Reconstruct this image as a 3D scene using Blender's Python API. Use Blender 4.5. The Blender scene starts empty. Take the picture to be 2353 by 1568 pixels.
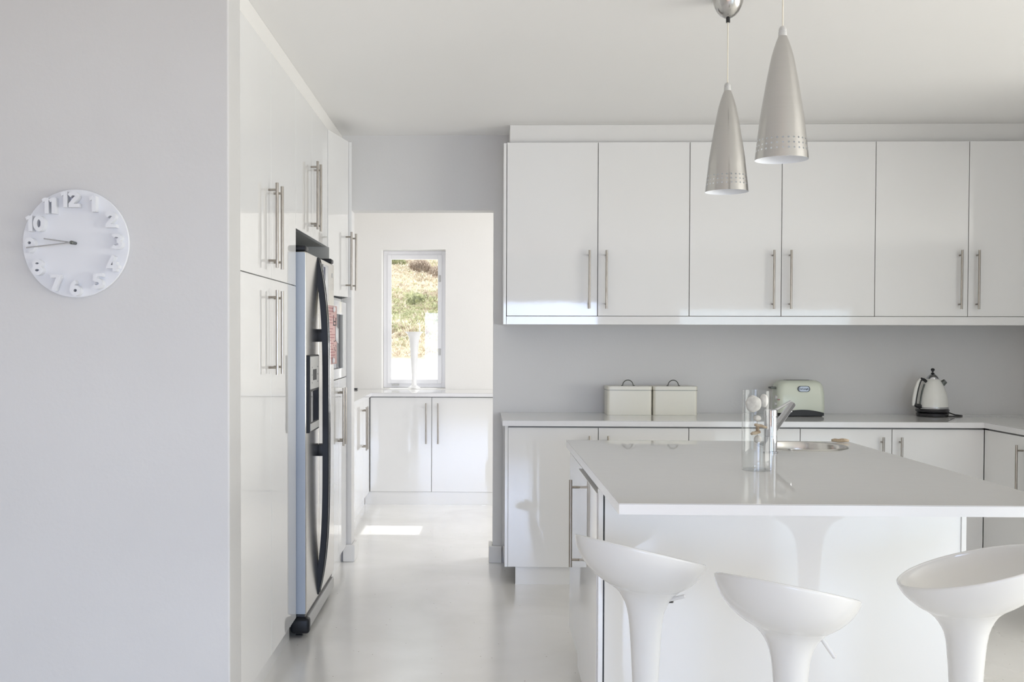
import bpy, bmesh, math, random
from mathutils import Vector, Matrix, noise
random.seed(7)
SC = bpy.context.scene
COL = SC.collection
PI = math.pi

# ------------------------------------------------------------------ camera
CAM_H = 1.377
yaw, pitch, roll = 0.030, 0.0215, 0.0022
F_PX, W_PX, H_PX = 2454.0, 2353.0, 1568.0
PX, PY = 1030.22, 827.61                       # principal point of the (cropped) photograph
cam_data = bpy.data.cameras.new('camera')
cam = bpy.data.objects.new('camera', cam_data); COL.objects.link(cam)
cam_data.sensor_fit = 'HORIZONTAL'; cam_data.sensor_width = 36.0
cam_data.lens = F_PX / W_PX * 36.0
cam_data.shift_x = (W_PX / 2 - PX) / W_PX
cam_data.shift_y = (PY - H_PX / 2) / W_PX
cy_, sy_ = math.cos(yaw), math.sin(yaw); cp_, sp_ = math.cos(pitch), math.sin(pitch); cr_, sr_ = math.cos(roll), math.sin(roll)
v_r = Vector((cy_, sy_, 0)); v_f = Vector((-sy_, cy_, 0)); v_u = Vector((0, 0, 1))
v_f2 = v_f * cp_ - v_u * sp_; v_u2 = v_u * cp_ + v_f * sp_
v_r3 = v_r * cr_ + v_u2 * sr_; v_u3 = v_u2 * cr_ - v_r * sr_
m = Matrix((v_r3, v_u3, -v_f2)).transposed().to_4x4()
m.translation = Vector((0, 0, CAM_H))
cam.matrix_world = m
cam_data.clip_end = 300
SC.camera = cam

# ------------------------------------------------------------------ sky, sun, exposure
SC.view_settings.view_transform = 'Standard'
SC.view_settings.look = 'None'
SC.view_settings.exposure = 0.0
SC.view_settings.gamma = 1.0
SC.view_settings.use_curve_mapping = False
world = bpy.data.worlds.new('sky'); SC.world = world
world.use_nodes = True
wn = world.node_tree.nodes; wl = world.node_tree.links
bg = wn['Background']
bg.inputs['Color'].default_value = (0.97, 0.99, 1.0, 1); bg.inputs['Strength'].default_value = 1.25

def lamp(name, kind, loc, energy, color, target=None, size=None, spread=None):
    d = bpy.data.lights.new(name, kind); o = bpy.data.objects.new(name, d); COL.objects.link(o)
    d.energy = energy; d.color = color; o.location = loc
    if target is not None:
        o.rotation_euler = (Vector(target) - Vector(loc)).to_track_quat('-Z', 'Y').to_euler()
    if size:
        d.shape = 'RECTANGLE'; d.size, d.size_y = size
    if spread: d.spread = spread
    return o
# the sun stands beyond the scullery window, 44 degrees up
sun = lamp('sun', 'SUN', (0, 20, 20), 3.5, (1.0, 0.985, 0.96), None)
sun.rotation_euler = Vector((-0.02, -1.0, -0.964)).to_track_quat('-Z', 'Y').to_euler()
sun.data.angle = 0.009
# daylight at openings beside and behind the camera, plus two added fill lamps
lamp('terrace_bounce_right', 'AREA', (7.60, 1.2, 0.9), 168, (1.0, 0.975, 0.915), (1.0, 3.0, 5.0), (5.6, 1.5), math.radians(110))
lamp('skylight_behind', 'AREA', (-0.13, -3.85, 1.3), 15, (0.54, 0.68, 1.0), (-0.9, 3.43, 0.2), (3.75, 1.2), math.radians(46))
lamp('terrace_bounce_behind', 'AREA', (-0.13, -3.83, 0.8), 15, (1.0, 0.40, 0.22), (0.4, 0.5, 5.5), (3.75, 1.4), math.radians(110))
lamp('fill_behind_right', 'AREA', (4.2, -3.85, 0.98), 32, (0.58, 0.81, 1.0), (3.2, 1.5, -1.6), (2.4, 1.78), math.radians(140))  # added fill lamp to balance the room, no known window there
lamp('fill_scullery', 'AREA', (2.52, 8.0, 1.5), 47, (0.985, 0.985, 1.0), (-1.5, 7.9, 1.2), (1.5, 1.3))  # added unseen fill lamp that brightens the scullery
cyc = SC.cycles
cyc.max_bounces = 16; cyc.diffuse_bounces = 9; cyc.glossy_bounces = 8; cyc.transmission_bounces = 14; cyc.transparent_max_bounces = 12
cyc.caustics_reflective = False; cyc.caustics_refractive = False; cyc.use_denoising = True

# ------------------------------------------------------------------ materials
def principled(name, color, rough=0.5, metal=0.0, spec=0.5, coat=0.0, coat_rough=0.03, aniso=0.0):
    mt = bpy.data.materials.new(name); mt.use_nodes = True
    b = mt.node_tree.nodes['Principled BSDF']
    b.inputs['Base Color'].default_value = (*color, 1)
    b.inputs['Roughness'].default_value = rough
    b.inputs['Metallic'].default_value = metal
    b.inputs['Specular IOR Level'].default_value = spec
    b.inputs['Coat Weight'].default_value = coat
    b.inputs['Coat Roughness'].default_value = coat_rough
    b.inputs['Anisotropic'].default_value = aniso
    return mt

def add_noise(mt, scale, c1, c2, detail=6, lo=0.35, hi=0.65, bump=0.0, bump_scale=None, stretch=(1, 1, 1), distort=0.0):
    nt = mt.node_tree; n = nt.nodes; l = nt.links; b = n['Principled BSDF']
    tc = n.new('ShaderNodeTexCoord'); mp = n.new('ShaderNodeMapping'); mp.inputs['Scale'].default_value = stretch
    l.new(tc.outputs['Object'], mp.inputs['Vector'])
    if c1 is not None:
        tx = n.new('ShaderNodeTexNoise'); tx.inputs['Scale'].default_value = scale; tx.inputs['Detail'].default_value = detail
        tx.inputs['Distortion'].default_value = distort
        l.new(mp.outputs['Vector'], tx.inputs['Vector'])
        cr = n.new('ShaderNodeValToRGB'); cr.color_ramp.elements[0].position = lo; cr.color_ramp.elements[1].position = hi
        cr.color_ramp.elements[0].color = (*c1, 1); cr.color_ramp.elements[1].color = (*c2, 1)
        l.new(tx.outputs['Fac'], cr.inputs['Fac']); l.new(cr.outputs['Color'], b.inputs['Base Color'])
    if bump:
        t2 = n.new('ShaderNodeTexNoise'); t2.inputs['Scale'].default_value = bump_scale or scale; t2.inputs['Detail'].default_value = 3
        l.new(mp.outputs['Vector'], t2.inputs['Vector'])
        bp = n.new('ShaderNodeBump'); bp.inputs['Strength'].default_value = 1.0; bp.inputs['Distance'].default_value = bump
        l.new(t2.outputs['Fac'], bp.inputs['Height']); l.new(bp.outputs['Normal'], b.inputs['Normal'])
    return mt

M = {}
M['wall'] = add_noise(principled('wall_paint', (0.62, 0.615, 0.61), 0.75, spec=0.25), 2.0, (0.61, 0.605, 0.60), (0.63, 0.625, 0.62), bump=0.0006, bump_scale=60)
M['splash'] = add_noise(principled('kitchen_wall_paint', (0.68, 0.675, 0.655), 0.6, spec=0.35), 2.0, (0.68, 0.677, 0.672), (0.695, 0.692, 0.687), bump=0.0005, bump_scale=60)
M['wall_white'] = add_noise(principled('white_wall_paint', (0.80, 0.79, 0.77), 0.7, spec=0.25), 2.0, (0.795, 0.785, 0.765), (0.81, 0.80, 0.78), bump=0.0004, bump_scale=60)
M['ceil'] = add_noise(principled('ceiling_paint', (0.90, 0.895, 0.885), 0.55, spec=0.3), 1.2, (0.895, 0.89, 0.88), (0.905, 0.90, 0.89), bump=0.0004, bump_scale=40)
M['trim'] = principled('trim_paint', (0.78, 0.775, 0.76), 0.4)
M['gloss'] = add_noise(principled('white_high_gloss_foil', (0.79, 0.79, 0.785), 0.035, spec=0.55), 1, None, None, bump=0.00012, bump_scale=9)
M['carcass'] = principled('white_board', (0.72, 0.72, 0.71), 0.45)
M['shadow_board'] = principled('shade_grey_board', (0.34, 0.34, 0.33), 0.5)  # carcass board with the shade of the door gaps put into its colour
M['worktop'] = add_noise(principled('white_laminate_top', (0.76, 0.76, 0.75), 0.03, spec=0.6), 1, None, None, bump=0.00012, bump_scale=14)
M['edging'] = principled('laminate_edging', (0.76, 0.76, 0.77), 0.12)
M['edge_line'] = principled('dark_laminate_core', (0.16, 0.15, 0.14), 0.6)
M['steel'] = add_noise(principled('brushed_handle_steel', (0.50, 0.47, 0.43), 0.28, metal=1.0), 40, (0.34, 0.31, 0.27), (0.42, 0.39, 0.35), stretch=(8, 8, 0.6))
M['chrome'] = principled('chrome', (0.56, 0.57, 0.60), 0.05, metal=1.0)
M['alu'] = add_noise(principled('spun_aluminium', (0.56, 0.55, 0.53), 0.19, metal=1.0), 30, (0.525, 0.515, 0.50), (0.535, 0.525, 0.51), stretch=(0.3, 0.3, 9))
_nt = M['alu'].node_tree; _o = _nt.nodes['Material Output']; _mx = _nt.nodes.new('ShaderNodeMixShader'); _g = _nt.nodes.new('ShaderNodeNewGeometry')
_df = _nt.nodes.new('ShaderNodeBsdfDiffuse'); _df.inputs['Color'].default_value = (0.85, 0.87, 0.9, 1)
_nt.links.new(_g.outputs['Backfacing'], _mx.inputs['Fac']); _nt.links.new(_nt.nodes['Principled BSDF'].outputs[0], _mx.inputs[1]); _nt.links.new(_df.outputs[0], _mx.inputs[2]); _nt.links.new(_mx.outputs[0], _o.inputs['Surface'])
M['plastic_grey'] = principled('light_grey_plastic', (0.55, 0.55, 0.54), 0.4)
M['cable'] = principled('cream_flex', (0.74, 0.70, 0.60), 0.5)
M['black'] = principled('black_plastic', (0.02, 0.02, 0.022), 0.25)
M['black_gloss'] = principled('black_glass', (0.02, 0.02, 0.025), 0.05)
M['fridge'] = principled('fridge_steel', (0.66, 0.64, 0.60), 0.17, metal=1.0)
M['fridge_side'] = principled('fridge_side_enamel', (0.40, 0.45, 0.53), 0.35)
M['charcoal'] = principled('charcoal_plastic', (0.018, 0.019, 0.022), 0.36, spec=0.22)
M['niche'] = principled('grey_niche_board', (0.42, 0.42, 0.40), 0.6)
M['stool'] = add_noise(principled('white_abs_plastic', (0.73, 0.73, 0.72), 0.10, spec=0.5), 1, None, None, bump=0.0001, bump_scale=12)
M['cream'] = principled('cream_enamel', (0.76, 0.74, 0.65), 0.28)
M['mint'] = principled('cream_green_enamel', (0.66, 0.70, 0.60), 0.22)
M['kettle'] = principled('white_kettle_enamel', (0.78, 0.78, 0.74), 0.15)
M['grey_metal'] = principled('grey_wire', (0.13, 0.14, 0.13), 0.4, metal=0.6)
M['clock'] = principled('clock_white', (0.72, 0.73, 0.755), 0.5)
M['pink'] = principled('pink_paper', (0.80, 0.55, 0.53), 0.8)
M['paper'] = principled('white_paper', (0.82, 0.82, 0.84), 0.8)
M['ink'] = principled('ink', (0.06, 0.05, 0.06), 0.7)
M['red_ink'] = principled('red_ink', (0.45, 0.16, 0.18), 0.7)
M['blue_sheet'] = principled('dark_blue_card', (0.07, 0.08, 0.14), 0.5)
M['drift'] = add_noise(principled('driftwood', (0.40, 0.30, 0.2), 0.8), 40, (0.26, 0.19, 0.12), (0.55, 0.45, 0.33), bump=0.002, bump_scale=60)
M['shell'] = add_noise(principled('pale_pebble', (0.68, 0.66, 0.62), 0.6), 60, (0.50, 0.48, 0.45), (0.64, 0.62, 0.58), bump=0.0006, bump_scale=90)
M['sink'] = principled('sink_steel', (0.60, 0.59, 0.57), 0.2, metal=1.0)
M['upvc'] = principled('white_window_frame', (0.88, 0.88, 0.90), 0.3)
M['vase_white'] = principled('white_ceramic', (0.86, 0.86, 0.86), 0.25)
M['badge'] = principled('badge_silver', (0.45, 0.50, 0.58), 0.3, metal=0.3)
M['badge_dark'] = principled('badge_dark', (0.03, 0.04, 0.06), 0.4)
# polished cement floor
M['floor'] = add_noise(principled('polished_cement', (0.68, 0.66, 0.62), 0.22, spec=0.5, coat=0.9, coat_rough=0.2), 1.6, (0.77, 0.755, 0.72), (0.93, 0.92, 0.90), detail=9, lo=0.25, hi=0.75, bump=0.0008, bump_scale=5, distort=0.6)
_nt = M['floor'].node_tree; _b = _nt.nodes['Principled BSDF']
_tx = _nt.nodes.new('ShaderNodeTexNoise'); _tx.inputs['Scale'].default_value = 4; _tx.inputs['Detail'].default_value = 8
_mr = _nt.nodes.new('ShaderNodeMapRange'); _mr.inputs['To Min'].default_value = 0.14; _mr.inputs['To Max'].default_value = 0.36
_vo = _nt.nodes.new('ShaderNodeTexVoronoi'); _vo.inputs['Scale'].default_value = 16
_lt = _nt.nodes.new('ShaderNodeMath'); _lt.operation = 'LESS_THAN'; _lt.inputs[1].default_value = 0.045
_mxc = _nt.nodes.new('ShaderNodeMix'); _mxc.data_type = 'RGBA'; _mxc.inputs['B'].default_value = (0.36, 0.31, 0.25, 1)
_src = _b.inputs['Base Color'].links[0].from_socket
_tc = [q for q in _nt.nodes if q.type == 'TEX_COORD'][0]
_nt.links.new(_tc.outputs['Object'], _vo.inputs['Vector'])
_nt.links.new(_vo.outputs['Distance'], _lt.inputs[0]); _nt.links.new(_lt.outputs[0], _mxc.inputs['Factor']); _nt.links.new(_src, _mxc.inputs['A']); _nt.links.new(_mxc.outputs['Result'], _b.inputs['Base Color'])
_nt.links.new(_tx.outputs['Fac'], _mr.inputs['Value']); _nt.links.new(_mr.outputs['Result'], _b.inputs['Roughness'])
M['paving'] = principled('white_terrace', (0.85, 0.84, 0.82), 0.8)
M['hill'] = add_noise(principled('dry_hillside', (0.5, 0.42, 0.3), 0.95), 1.6, (0.60, 0.51, 0.38), (0.90, 0.82, 0.66), detail=10, lo=0.3, hi=0.7)
M['bush_brown'] = add_noise(principled('brown_scrub', (0.3, 0.23, 0.16), 0.95), 9, (0.55, 0.46, 0.38), (0.76, 0.67, 0.58))
M['bush_green'] = add_noise(principled('green_scrub', (0.25, 0.3, 0.1), 0.95), 9, (0.50, 0.52, 0.34), (0.84, 0.85, 0.60))
M['bush_pale'] = add_noise(principled('pale_scrub', (0.5, 0.45, 0.3), 0.95), 9, (0.84, 0.77, 0.64), (0.96, 0.92, 0.82))

def glass_mat(name, tint, thin=True):
    mt = bpy.data.materials.new(name); mt.use_nodes = True
    nt = mt.node_tree; n = nt.nodes; l = nt.links; n.clear()
    out = n.new('ShaderNodeOutputMaterial')
    if thin:
        tr = n.new('ShaderNodeBsdfTransparent'); tr.inputs['Color'].default_value = (*tint, 1)
        gl = n.new('ShaderNodeBsdfGlossy'); gl.inputs['Roughness'].default_value = 0.0
        lw = n.new('ShaderNodeLayerWeight'); lw.inputs['Blend'].default_value = 0.5
        pw = n.new('ShaderNodeMath'); pw.operation = 'POWER'; pw.inputs[1].default_value = 5.0; l.new(lw.outputs['Facing'], pw.inputs[0])
        fr = n.new('ShaderNodeMath'); fr.operation = 'MULTIPLY_ADD'; fr.inputs[1].default_value = 0.9; fr.inputs[2].default_value = 0.03; l.new(pw.outputs[0], fr.inputs[0])
        mx = n.new('ShaderNodeMixShader')
        l.new(fr.outputs[0], mx.inputs['Fac']); l.new(tr.outputs[0], mx.inputs[1]); l.new(gl.outputs[0], mx.inputs[2])
        l.new(mx.outputs[0], out.inputs['Surface'])
    else:
        g = n.new('ShaderNodeBsdfGlass'); g.inputs['Color'].default_value = (*tint, 1); g.inputs['IOR'].default_value = 1.48; g.inputs['Roughness'].default_value = 0.0
        l.new(g.outputs[0], out.inputs['Surface'])
    return mt
M['pane'] = glass_mat('window_glass', (0.97, 0.98, 0.98), True)
M['vase_glass'] = glass_mat('clear_vase_glass', (0.985, 0.99, 0.99), True)

for k_ in ('bush_pale', 'bush_green', 'bush_brown'):       # thin leaves let the sun behind them through
    nt_ = M[k_].node_tree; b_ = nt_.nodes['Principled BSDF']; tr_ = nt_.nodes.new('ShaderNodeBsdfTranslucent'); mx_ = nt_.nodes.new('ShaderNodeMixShader')
    mx_.inputs['Fac'].default_value = 0.6
    nt_.links.new(b_.inputs['Base Color'].links[0].from_socket, tr_.inputs['Color'])
    nt_.links.new(b_.outputs[0], mx_.inputs[1]); nt_.links.new(tr_.outputs[0], mx_.inputs[2]); nt_.links.new(mx_.outputs[0], nt_.nodes['Material Output'].inputs['Surface'])

# ------------------------------------------------------------------ mesh helpers
def box(bm, x0, x1, y0, y1, z0, z1, bev=0.0, seg=2):
    vs = [bm.verts.new((x, y, z)) for x in (x0, x1) for y in (y0, y1) for z in (z0, z1)]
    fs = [(0, 1, 3, 2), (4, 6, 7, 5), (0, 4, 5, 1), (2, 3, 7, 6), (0, 2, 6, 4), (1, 5, 7, 3)]
    faces = [bm.faces.new([vs[i] for i in f]) for f in fs]
    if bev > 0:
        es = list({e for f in faces for e in f.edges})
        bmesh.ops.bevel(bm, geom=es, offset=bev, segments=seg, profile=0.5, affect='EDGES')

def revolve(bm, prof, n=48, cx=0, cy=0, cap_top=False, cap_bot=False):
    rings = []
    for r, z in prof:
        rings.append([bm.verts.new((cx + r * math.cos(2 * PI * i / n), cy + r * math.sin(2 * PI * i / n), z)) for i in range(n)])
    for a, b in zip(rings, rings[1:]):
        for i in range(n):
            bm.faces.new((a[i], a[(i + 1) % n], b[(i + 1) % n], b[i]))
    if cap_bot: bm.faces.new(rings[0][::-1])
    if cap_top: bm.faces.new(rings[-1])
    return rings

def tube(bm, pts, r, n=12, caps=True):
    pts = [Vector(p) for p in pts]
    rr = r if isinstance(r, (list, tuple)) else [r] * len(pts)
    rings = []
    prev = None
    for k, p in enumerate(pts):
        t = (pts[min(k + 1, len(pts) - 1)] - pts[max(k - 1, 0)]).normalized()
        if prev is None:
            a = Vector((0, 0, 1)) if abs(t.z) < 0.9 else Vector((1, 0, 0))
            u = t.cross(a).normalized()
        else:
            u = (prev - t * prev.dot(t)).normalized()
        v = t.cross(u); prev = u
        rings.append([bm.verts.new(p + (u * math.cos(2 * PI * i / n) + v * math.sin(2 * PI * i / n)) * rr[k]) for i in range(n)])
    for a, b in zip(rings, rings[1:]):
        for i in range(n):
            bm.faces.new((a[i], a[(i + 1) % n], b[(i + 1) % n], b[i]))
    if caps:
        bm.faces.new(rings[0][::-1]); bm.faces.new(rings[-1])

def prism(bm, poly, z0, z1):
    a = [bm.verts.new((x, y, z0)) for x, y in poly]; b = [bm.verts.new((x, y, z1)) for x, y in poly]
    n = len(poly)
    bm.faces.new(a[::-1]); bm.faces.new(b)
    for i in range(n): bm.faces.new((a[i], a[(i + 1) % n], b[(i + 1) % n], b[i]))

def obj(name, bm, mat, parent=None, smooth=False, mats=None):
    bmesh.ops.recalc_face_normals(bm, faces=bm.faces)
    me = bpy.data.meshes.new(name); bm.to_mesh(me); bm.free()
    for mm in (mats or [mat]): me.materials.append(mm)
    if smooth:
        for p in me.polygons: p.use_smooth = True
        if smooth != 'all':
            me.set_sharp_from_angle(angle=math.radians(35))
    o = bpy.data.objects.new(name, me); COL.objects.link(o)
    if parent is not None:
        o.parent = parent
        o.location = -parent.location if not parent.get('_rot') else Vector((0, 0, 0))
    return o

def part_box(name, parent, mat, x0, x1, y0, y1, z0, z1, bev=0.0015):
    bm = bmesh.new(); box(bm, x0, x1, y0, y1, z0, z1, bev)
    return obj(name, bm, mat, parent)

def tag(o, label, cat, group=None):
    o['label'] = label; o['category'] = cat
    if group: o['group'] = group
    return o

def thing(name, loc, label, cat, group=None):
    o = bpy.data.objects.new(name, None); COL.objects.link(o); o.location = loc
    o.empty_display_size = 0.1
    return tag(o, label, cat, group)

def child(name, bm, mat, parent, smooth=False, mats=None):
    """child mesh modelled in world coordinates under a thing (or part) that has no rotation"""
    o = obj(name, bm, mat, None, smooth, mats)
    o.parent = parent
    w = Vector((0, 0, 0)); p = parent
    while p is not None:
        w += Vector(p.location); p = p.parent
    o.location = -w
    return o

def struct(name, bm, mat, smooth=False, mats=None):
    o = obj(name, bm, mat, None, smooth, mats); o['kind'] = 'structure'
    return o

def cbox(name, parent, mat, x0, x1, y0, y1, z0, z1, bev=0.0):
    bm = bmesh.new(); box(bm, x0, x1, y0, y1, z0, z1, bev)
    return child(name, bm, mat, parent)

HL = 0.333
def handle(door, p, out, z0, z1=None, r=0.0062):
    """bar handle: p=(x,y) on the door face, out=unit vector away from the door"""
    z1 = z1 or z0 + HL
    bm = bmesh.new(); ox, oy = out; d = 0.034
    bx, by = p[0] + ox * d, p[1] + oy * d
    tube(bm, [(bx, by, z0), (bx, by, z1)], r, 16)
    for z in (z0 + 0.028, z1 - 0.028):
        tube(bm, [(p[0], p[1], z), (bx, by, z)], 0.0048, 10)
    return child('handle', bm, M['steel'], door, smooth=True)

# ------------------------------------------------------------------ room shell
XL, XR, YB = -3.0, 7.8, -4.0
CZ = 2.6
bm = bmesh.new(); box(bm, XL - .1, XR + .1, YB - .1, 9.6, -0.1, 0)
struct('floor', bm, M['floor'])
bm = bmesh.new(); box(bm, XL - .1, XR + .1, YB - .1, 9.6, CZ, CZ + .12)
struct('ceiling', bm, M['ceil'])
# wall with the clock; its end is slightly rounded
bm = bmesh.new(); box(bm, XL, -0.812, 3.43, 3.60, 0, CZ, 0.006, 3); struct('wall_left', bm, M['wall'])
# wall carrying the doorway and the right hand cupboards
bm = bmesh.new()
box(bm, XL, -0.787, 6.5, 6.64, 0, CZ); box(bm, -0.787, 0.078, 6.5, 6.64, 2.147, CZ); box(bm, 0.078, 3.48, 6.5, 6.64, 0, CZ)
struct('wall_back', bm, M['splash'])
bm = bmesh.new(); box(bm, -1.52, -1.45, 3.6, 6.5, 0, CZ); struct('wall_behind_cupboards', bm, M['wall'])
bm = bmesh.new(); box(bm, 3.36, 3.48, 4.85, 6.5, 0, CZ); struct('wall_right', bm, M['splash'])
# scullery
SX0, SX1, FY0, FY1 = -1.51, 2.6, 9.3, 9.56
WX0, WX1, WZ0, WZ1 = -0.862, -0.305, 0.925, 2.141
bm = bmesh.new()
box(bm, XL, WX0, FY0, FY1, 0, CZ); box(bm, WX1, XR, FY0, FY1, 0, CZ)
box(bm, WX0, WX1, FY0, FY1, 0, WZ0); box(bm, WX0, WX1, FY0, FY1, WZ1, CZ)
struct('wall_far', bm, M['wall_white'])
bm = bmesh.new(); box(bm, SX0 - .1, SX0, 6.62, FY0, 0, CZ); struct('wall_scullery_left', bm, M['wall_white'])
bm = bmesh.new()
box(bm, SX1, SX1 + .12, 6.62, 7.2, 0, CZ); box(bm, SX1, SX1 + .12, 8.8, FY0, 0, CZ)
box(bm, SX1, SX1 + .12, 7.2, 8.8, 0, .8); box(bm, SX1, SX1 + .12, 7.2, 8.8, 2.2, CZ)  # unseen side opening, added for the scullery fill lamp
struct('wall_scullery_right', bm, M['wall_white'])
# living side: walls with glazed openings behind and beside the camera
bm = bmesh.new(); box(bm, XL - .12, XL, YB, 3.43, 0, CZ); struct('wall_living_left', bm, M['wall'])
bm = bmesh.new()
opens = [(-2.0, 1.75, 1.95), (2.95, 5.45, 2.0), (6.0, 6.16, 2.25), (7.14, 7.5, 2.25)]  # the second opening is added for the fill lamp
x = XL
for a, b, zt in opens:
    box(bm, x, a, YB - .12, YB, 0, CZ); box(bm, a, b, YB - .12, YB, zt, CZ); x = b
box(bm, x, XR, YB - .12, YB, 0, CZ)
struct('wall_behind_camera', bm, M['wall_white'])
bm = bmesh.new()
box(bm, XR, XR + .12, YB, -1.7, 0, CZ); box(bm, XR, XR + .12, 4.1, 9.3, 0, CZ); box(bm, XR, XR + .12, -1.7, 4.1, 2.25, CZ)
struct('wall_living_right', bm, M['wall_white'])
# frames of those openings
def window_frame(name, horiz, a, b, c, z0, z1, n):
    w = bpy.data.objects.new(name, None); COL.objects.link(w); w['kind'] = 'structure'
    w.location = ((a + b) / 2, c, z0) if horiz else (c, (a + b) / 2, z0)
    bm = bmesh.new()
    def bb(u0, u1, w0, w1):
        if horiz: box(bm, u0, u1, c - .03, c + .03, w0, w1, .003)
        else: box(bm, c - .03, c + .03, u0, u1, w0, w1, .003)
    bb(a, b, z0, z0 + .07); bb(a, b, z1 - .07, z1)
    for k in range(n + 1):
        u = a + (b - a) * k / n
        bb(max(a, u - .04), min(b, u + .04), z0 + .07, z1 - .07)
    child('window_frame', bm, M['upvc'], w)
    bm = bmesh.new()
    if horiz: box(bm, a + .04, b - .04, c - .004, c + .004, z0 + .06, z1 - .06)
    else: box(bm, c - .004, c + .004, a + .04, b - .04, z0 + .06, z1 - .06)
    child('window_pane', bm, M['pane'], w)
window_frame('window_2', True, -2.0, 1.75, YB - .06, 0, 1.95, 3)
window_frame('window_3', False, -1.7, 4.1, XR + .06, 0, 2.25, 4)
window_frame('added_window_4', False, 7.2, 8.8, SX1 + .08, .8, 2.2, 2)  # unseen window, added to hold the scullery fill lamp
window_frame('added_window_8', True, 2.95, 5.45, YB - .06, 0, 2.0, 2)  # unseen window, added around the fill lamp behind the camera
window_frame('window_5', True, 6.0, 6.16, YB - .06, 0, 2.25, 1)
window_frame('window_6', True, 7.14, 7.5, YB - .06, 0, 2.25, 2)

# baseboards at the doorway
def board(name, boxes):
    bm = bmesh.new()
    for b in boxes: box(bm, *b, 0.005, 3)
    struct(name, bm, M['trim'])
board('baseboard_right', [(0.054, 0.134, 6.478, 6.499, 0, 0.104), (0.054, 0.077, 6.4995, 6.66, 0, 0.104)])
board('baseboard_left', [(-0.786, -0.765, 6.4995, 6.66, 0, 0.104), (-0.838, -0.765, 6.478, 6.499, 0, 0.104)])

# bulkheads above the cupboards
bm = bmesh.new(); box(bm, -1.449, -0.845, 3.601, 6.499, 2.508, 2.599); struct('trim_1', bm, M['wall_white'])
bm = bmesh.new(); box(bm, 0.168, 3.359, 6.19, 6.499, 2.490, 2.599); struct('trim_2', bm, M['trim'])

# ------------------------------------------------------------------ left run of tall cupboards (door faces look to +X)
FX = -0.833; G = 0.002
t = thing('tall_cabinet', (-1.14, 4.2, 0), 'tall white gloss larder cupboard with four doors, between clock wall and fridge', 'cabinet')
cbox('carcass', t, M['carcass'], -1.44, FX - .0205, 3.605, 4.802, .10, 2.505)
cbox('kick_plate', t, M['gloss'], -0.90, -0.864, 3.605, 4.802, 0, .099)
for (y0, y1, hy) in ((3.606, 4.234, 4.181), (4.234, 4.802, 4.287)):
    for (z0, z1, hz) in ((1.608, 2.505, 1.648), (.100, 1.604, 1.227)):
        d = cbox('door', t, M['gloss'], FX - .0195, FX, y0 + G, y1 - G, z0, z1, .001)
        handle(d, (FX, hy), (1, 0), hz)
t = thing('bridging_cabinet', (-1.14, 5.3, 1.866), 'white gloss two-door cupboard bridging over the steel fridge', 'cabinet')
cbox('carcass', t, M['niche'], -1.44, FX - .0205, 4.804, 5.790, 1.866, 2.505)
for (y0, y1, hy) in ((4.804, 5.273, 5.2275), (5.273, 5.799, 5.329)):
    d = cbox('door', t, M['gloss'], FX - .0195, FX, y0 + G, y1 - G, 1.866, 2.505, .001)
    handle(d, (FX, hy), (1, 0), 1.9035)
# oven tower
OX = -0.818
t = thing('oven_tower', (-1.14, 6.15, 0), 'white gloss tower cupboard beside doorway with both top doors ajar', 'cabinet')
bm = bmesh.new()
box(bm, -1.44, OX - .021, 5.80, 5.818, .10, 2.505); box(bm, -1.44, OX - .021, 6.474, 6.492, .10, 2.505)
box(bm, -1.44, OX - .022, 5.818, 6.474, .10, 1.134); box(bm, -1.44, OX - .03, 5.818, 6.474, 1.585, 1.605); box(bm, -1.44, OX - .03, 5.818, 6.474, 2.487, 2.505)
box(bm, -1.44, -1.42, 5.818, 6.474, 1.14, 2.487)
child('carcass', bm, M['carcass'], t)
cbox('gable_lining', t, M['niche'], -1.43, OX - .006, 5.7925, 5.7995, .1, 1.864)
cbox('kick_plate', t, M['gloss'], -0.90, -0.846, 5.80, 6.476, 0, .093)
for (y0, y1, hy) in ((5.80, 6.15, 6.10), (6.15, 6.498, 6.205)):
    d = cbox('door', t, M['gloss'], OX - .0195, OX, y0 + G, y1 - G, .097, 1.131, .001)
    handle(d, (OX, hy), (1, 0), .750)
# two upper doors standing ajar
def ajar(parent, hinge, ang, length, sgn, z0, z1, hoff, hz):
    """door from the hinge along sgn*Y, swung out towards +X by ang"""
    o = bpy.data.meshes.new('door')
    bm = bmesh.new()
    yy = sorted((0, sgn * length))
    box(bm, -.0195, 0, yy[0], yy[1], z0, z1, .001)
    bm.to_mesh(o); bm.free(); o.materials.append(M['gloss'])
    d = bpy.data.objects.new('door', o); COL.objects.link(d); d.parent = parent
    d.location = (hinge[0] - parent.location.x, hinge[1] - parent.location.y, -parent.location.z)
    d.rotation_euler = (0, 0, -ang * sgn)
    bm = bmesh.new(); hy = sgn * hoff; dd = .034
    tube(bm, [(dd, hy, hz), (dd, hy, hz + HL)], .0062, 16)
    for z in (hz + .028, hz + HL - .028): tube(bm, [(0, hy, z), (dd, hy, z)], .0048, 10)
    obj('handle', bm, M['steel'], None, smooth=True).parent = d
ajar(t, (OX - .012, 5.803), math.radians(10.0), .373, 1, 1.606, 2.504, .324, 1.645)
ajar(t, (OX - .008, 6.472), math.radians(15.5), .290, -1, 1.606, 2.504, .235, 1.648)
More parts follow.
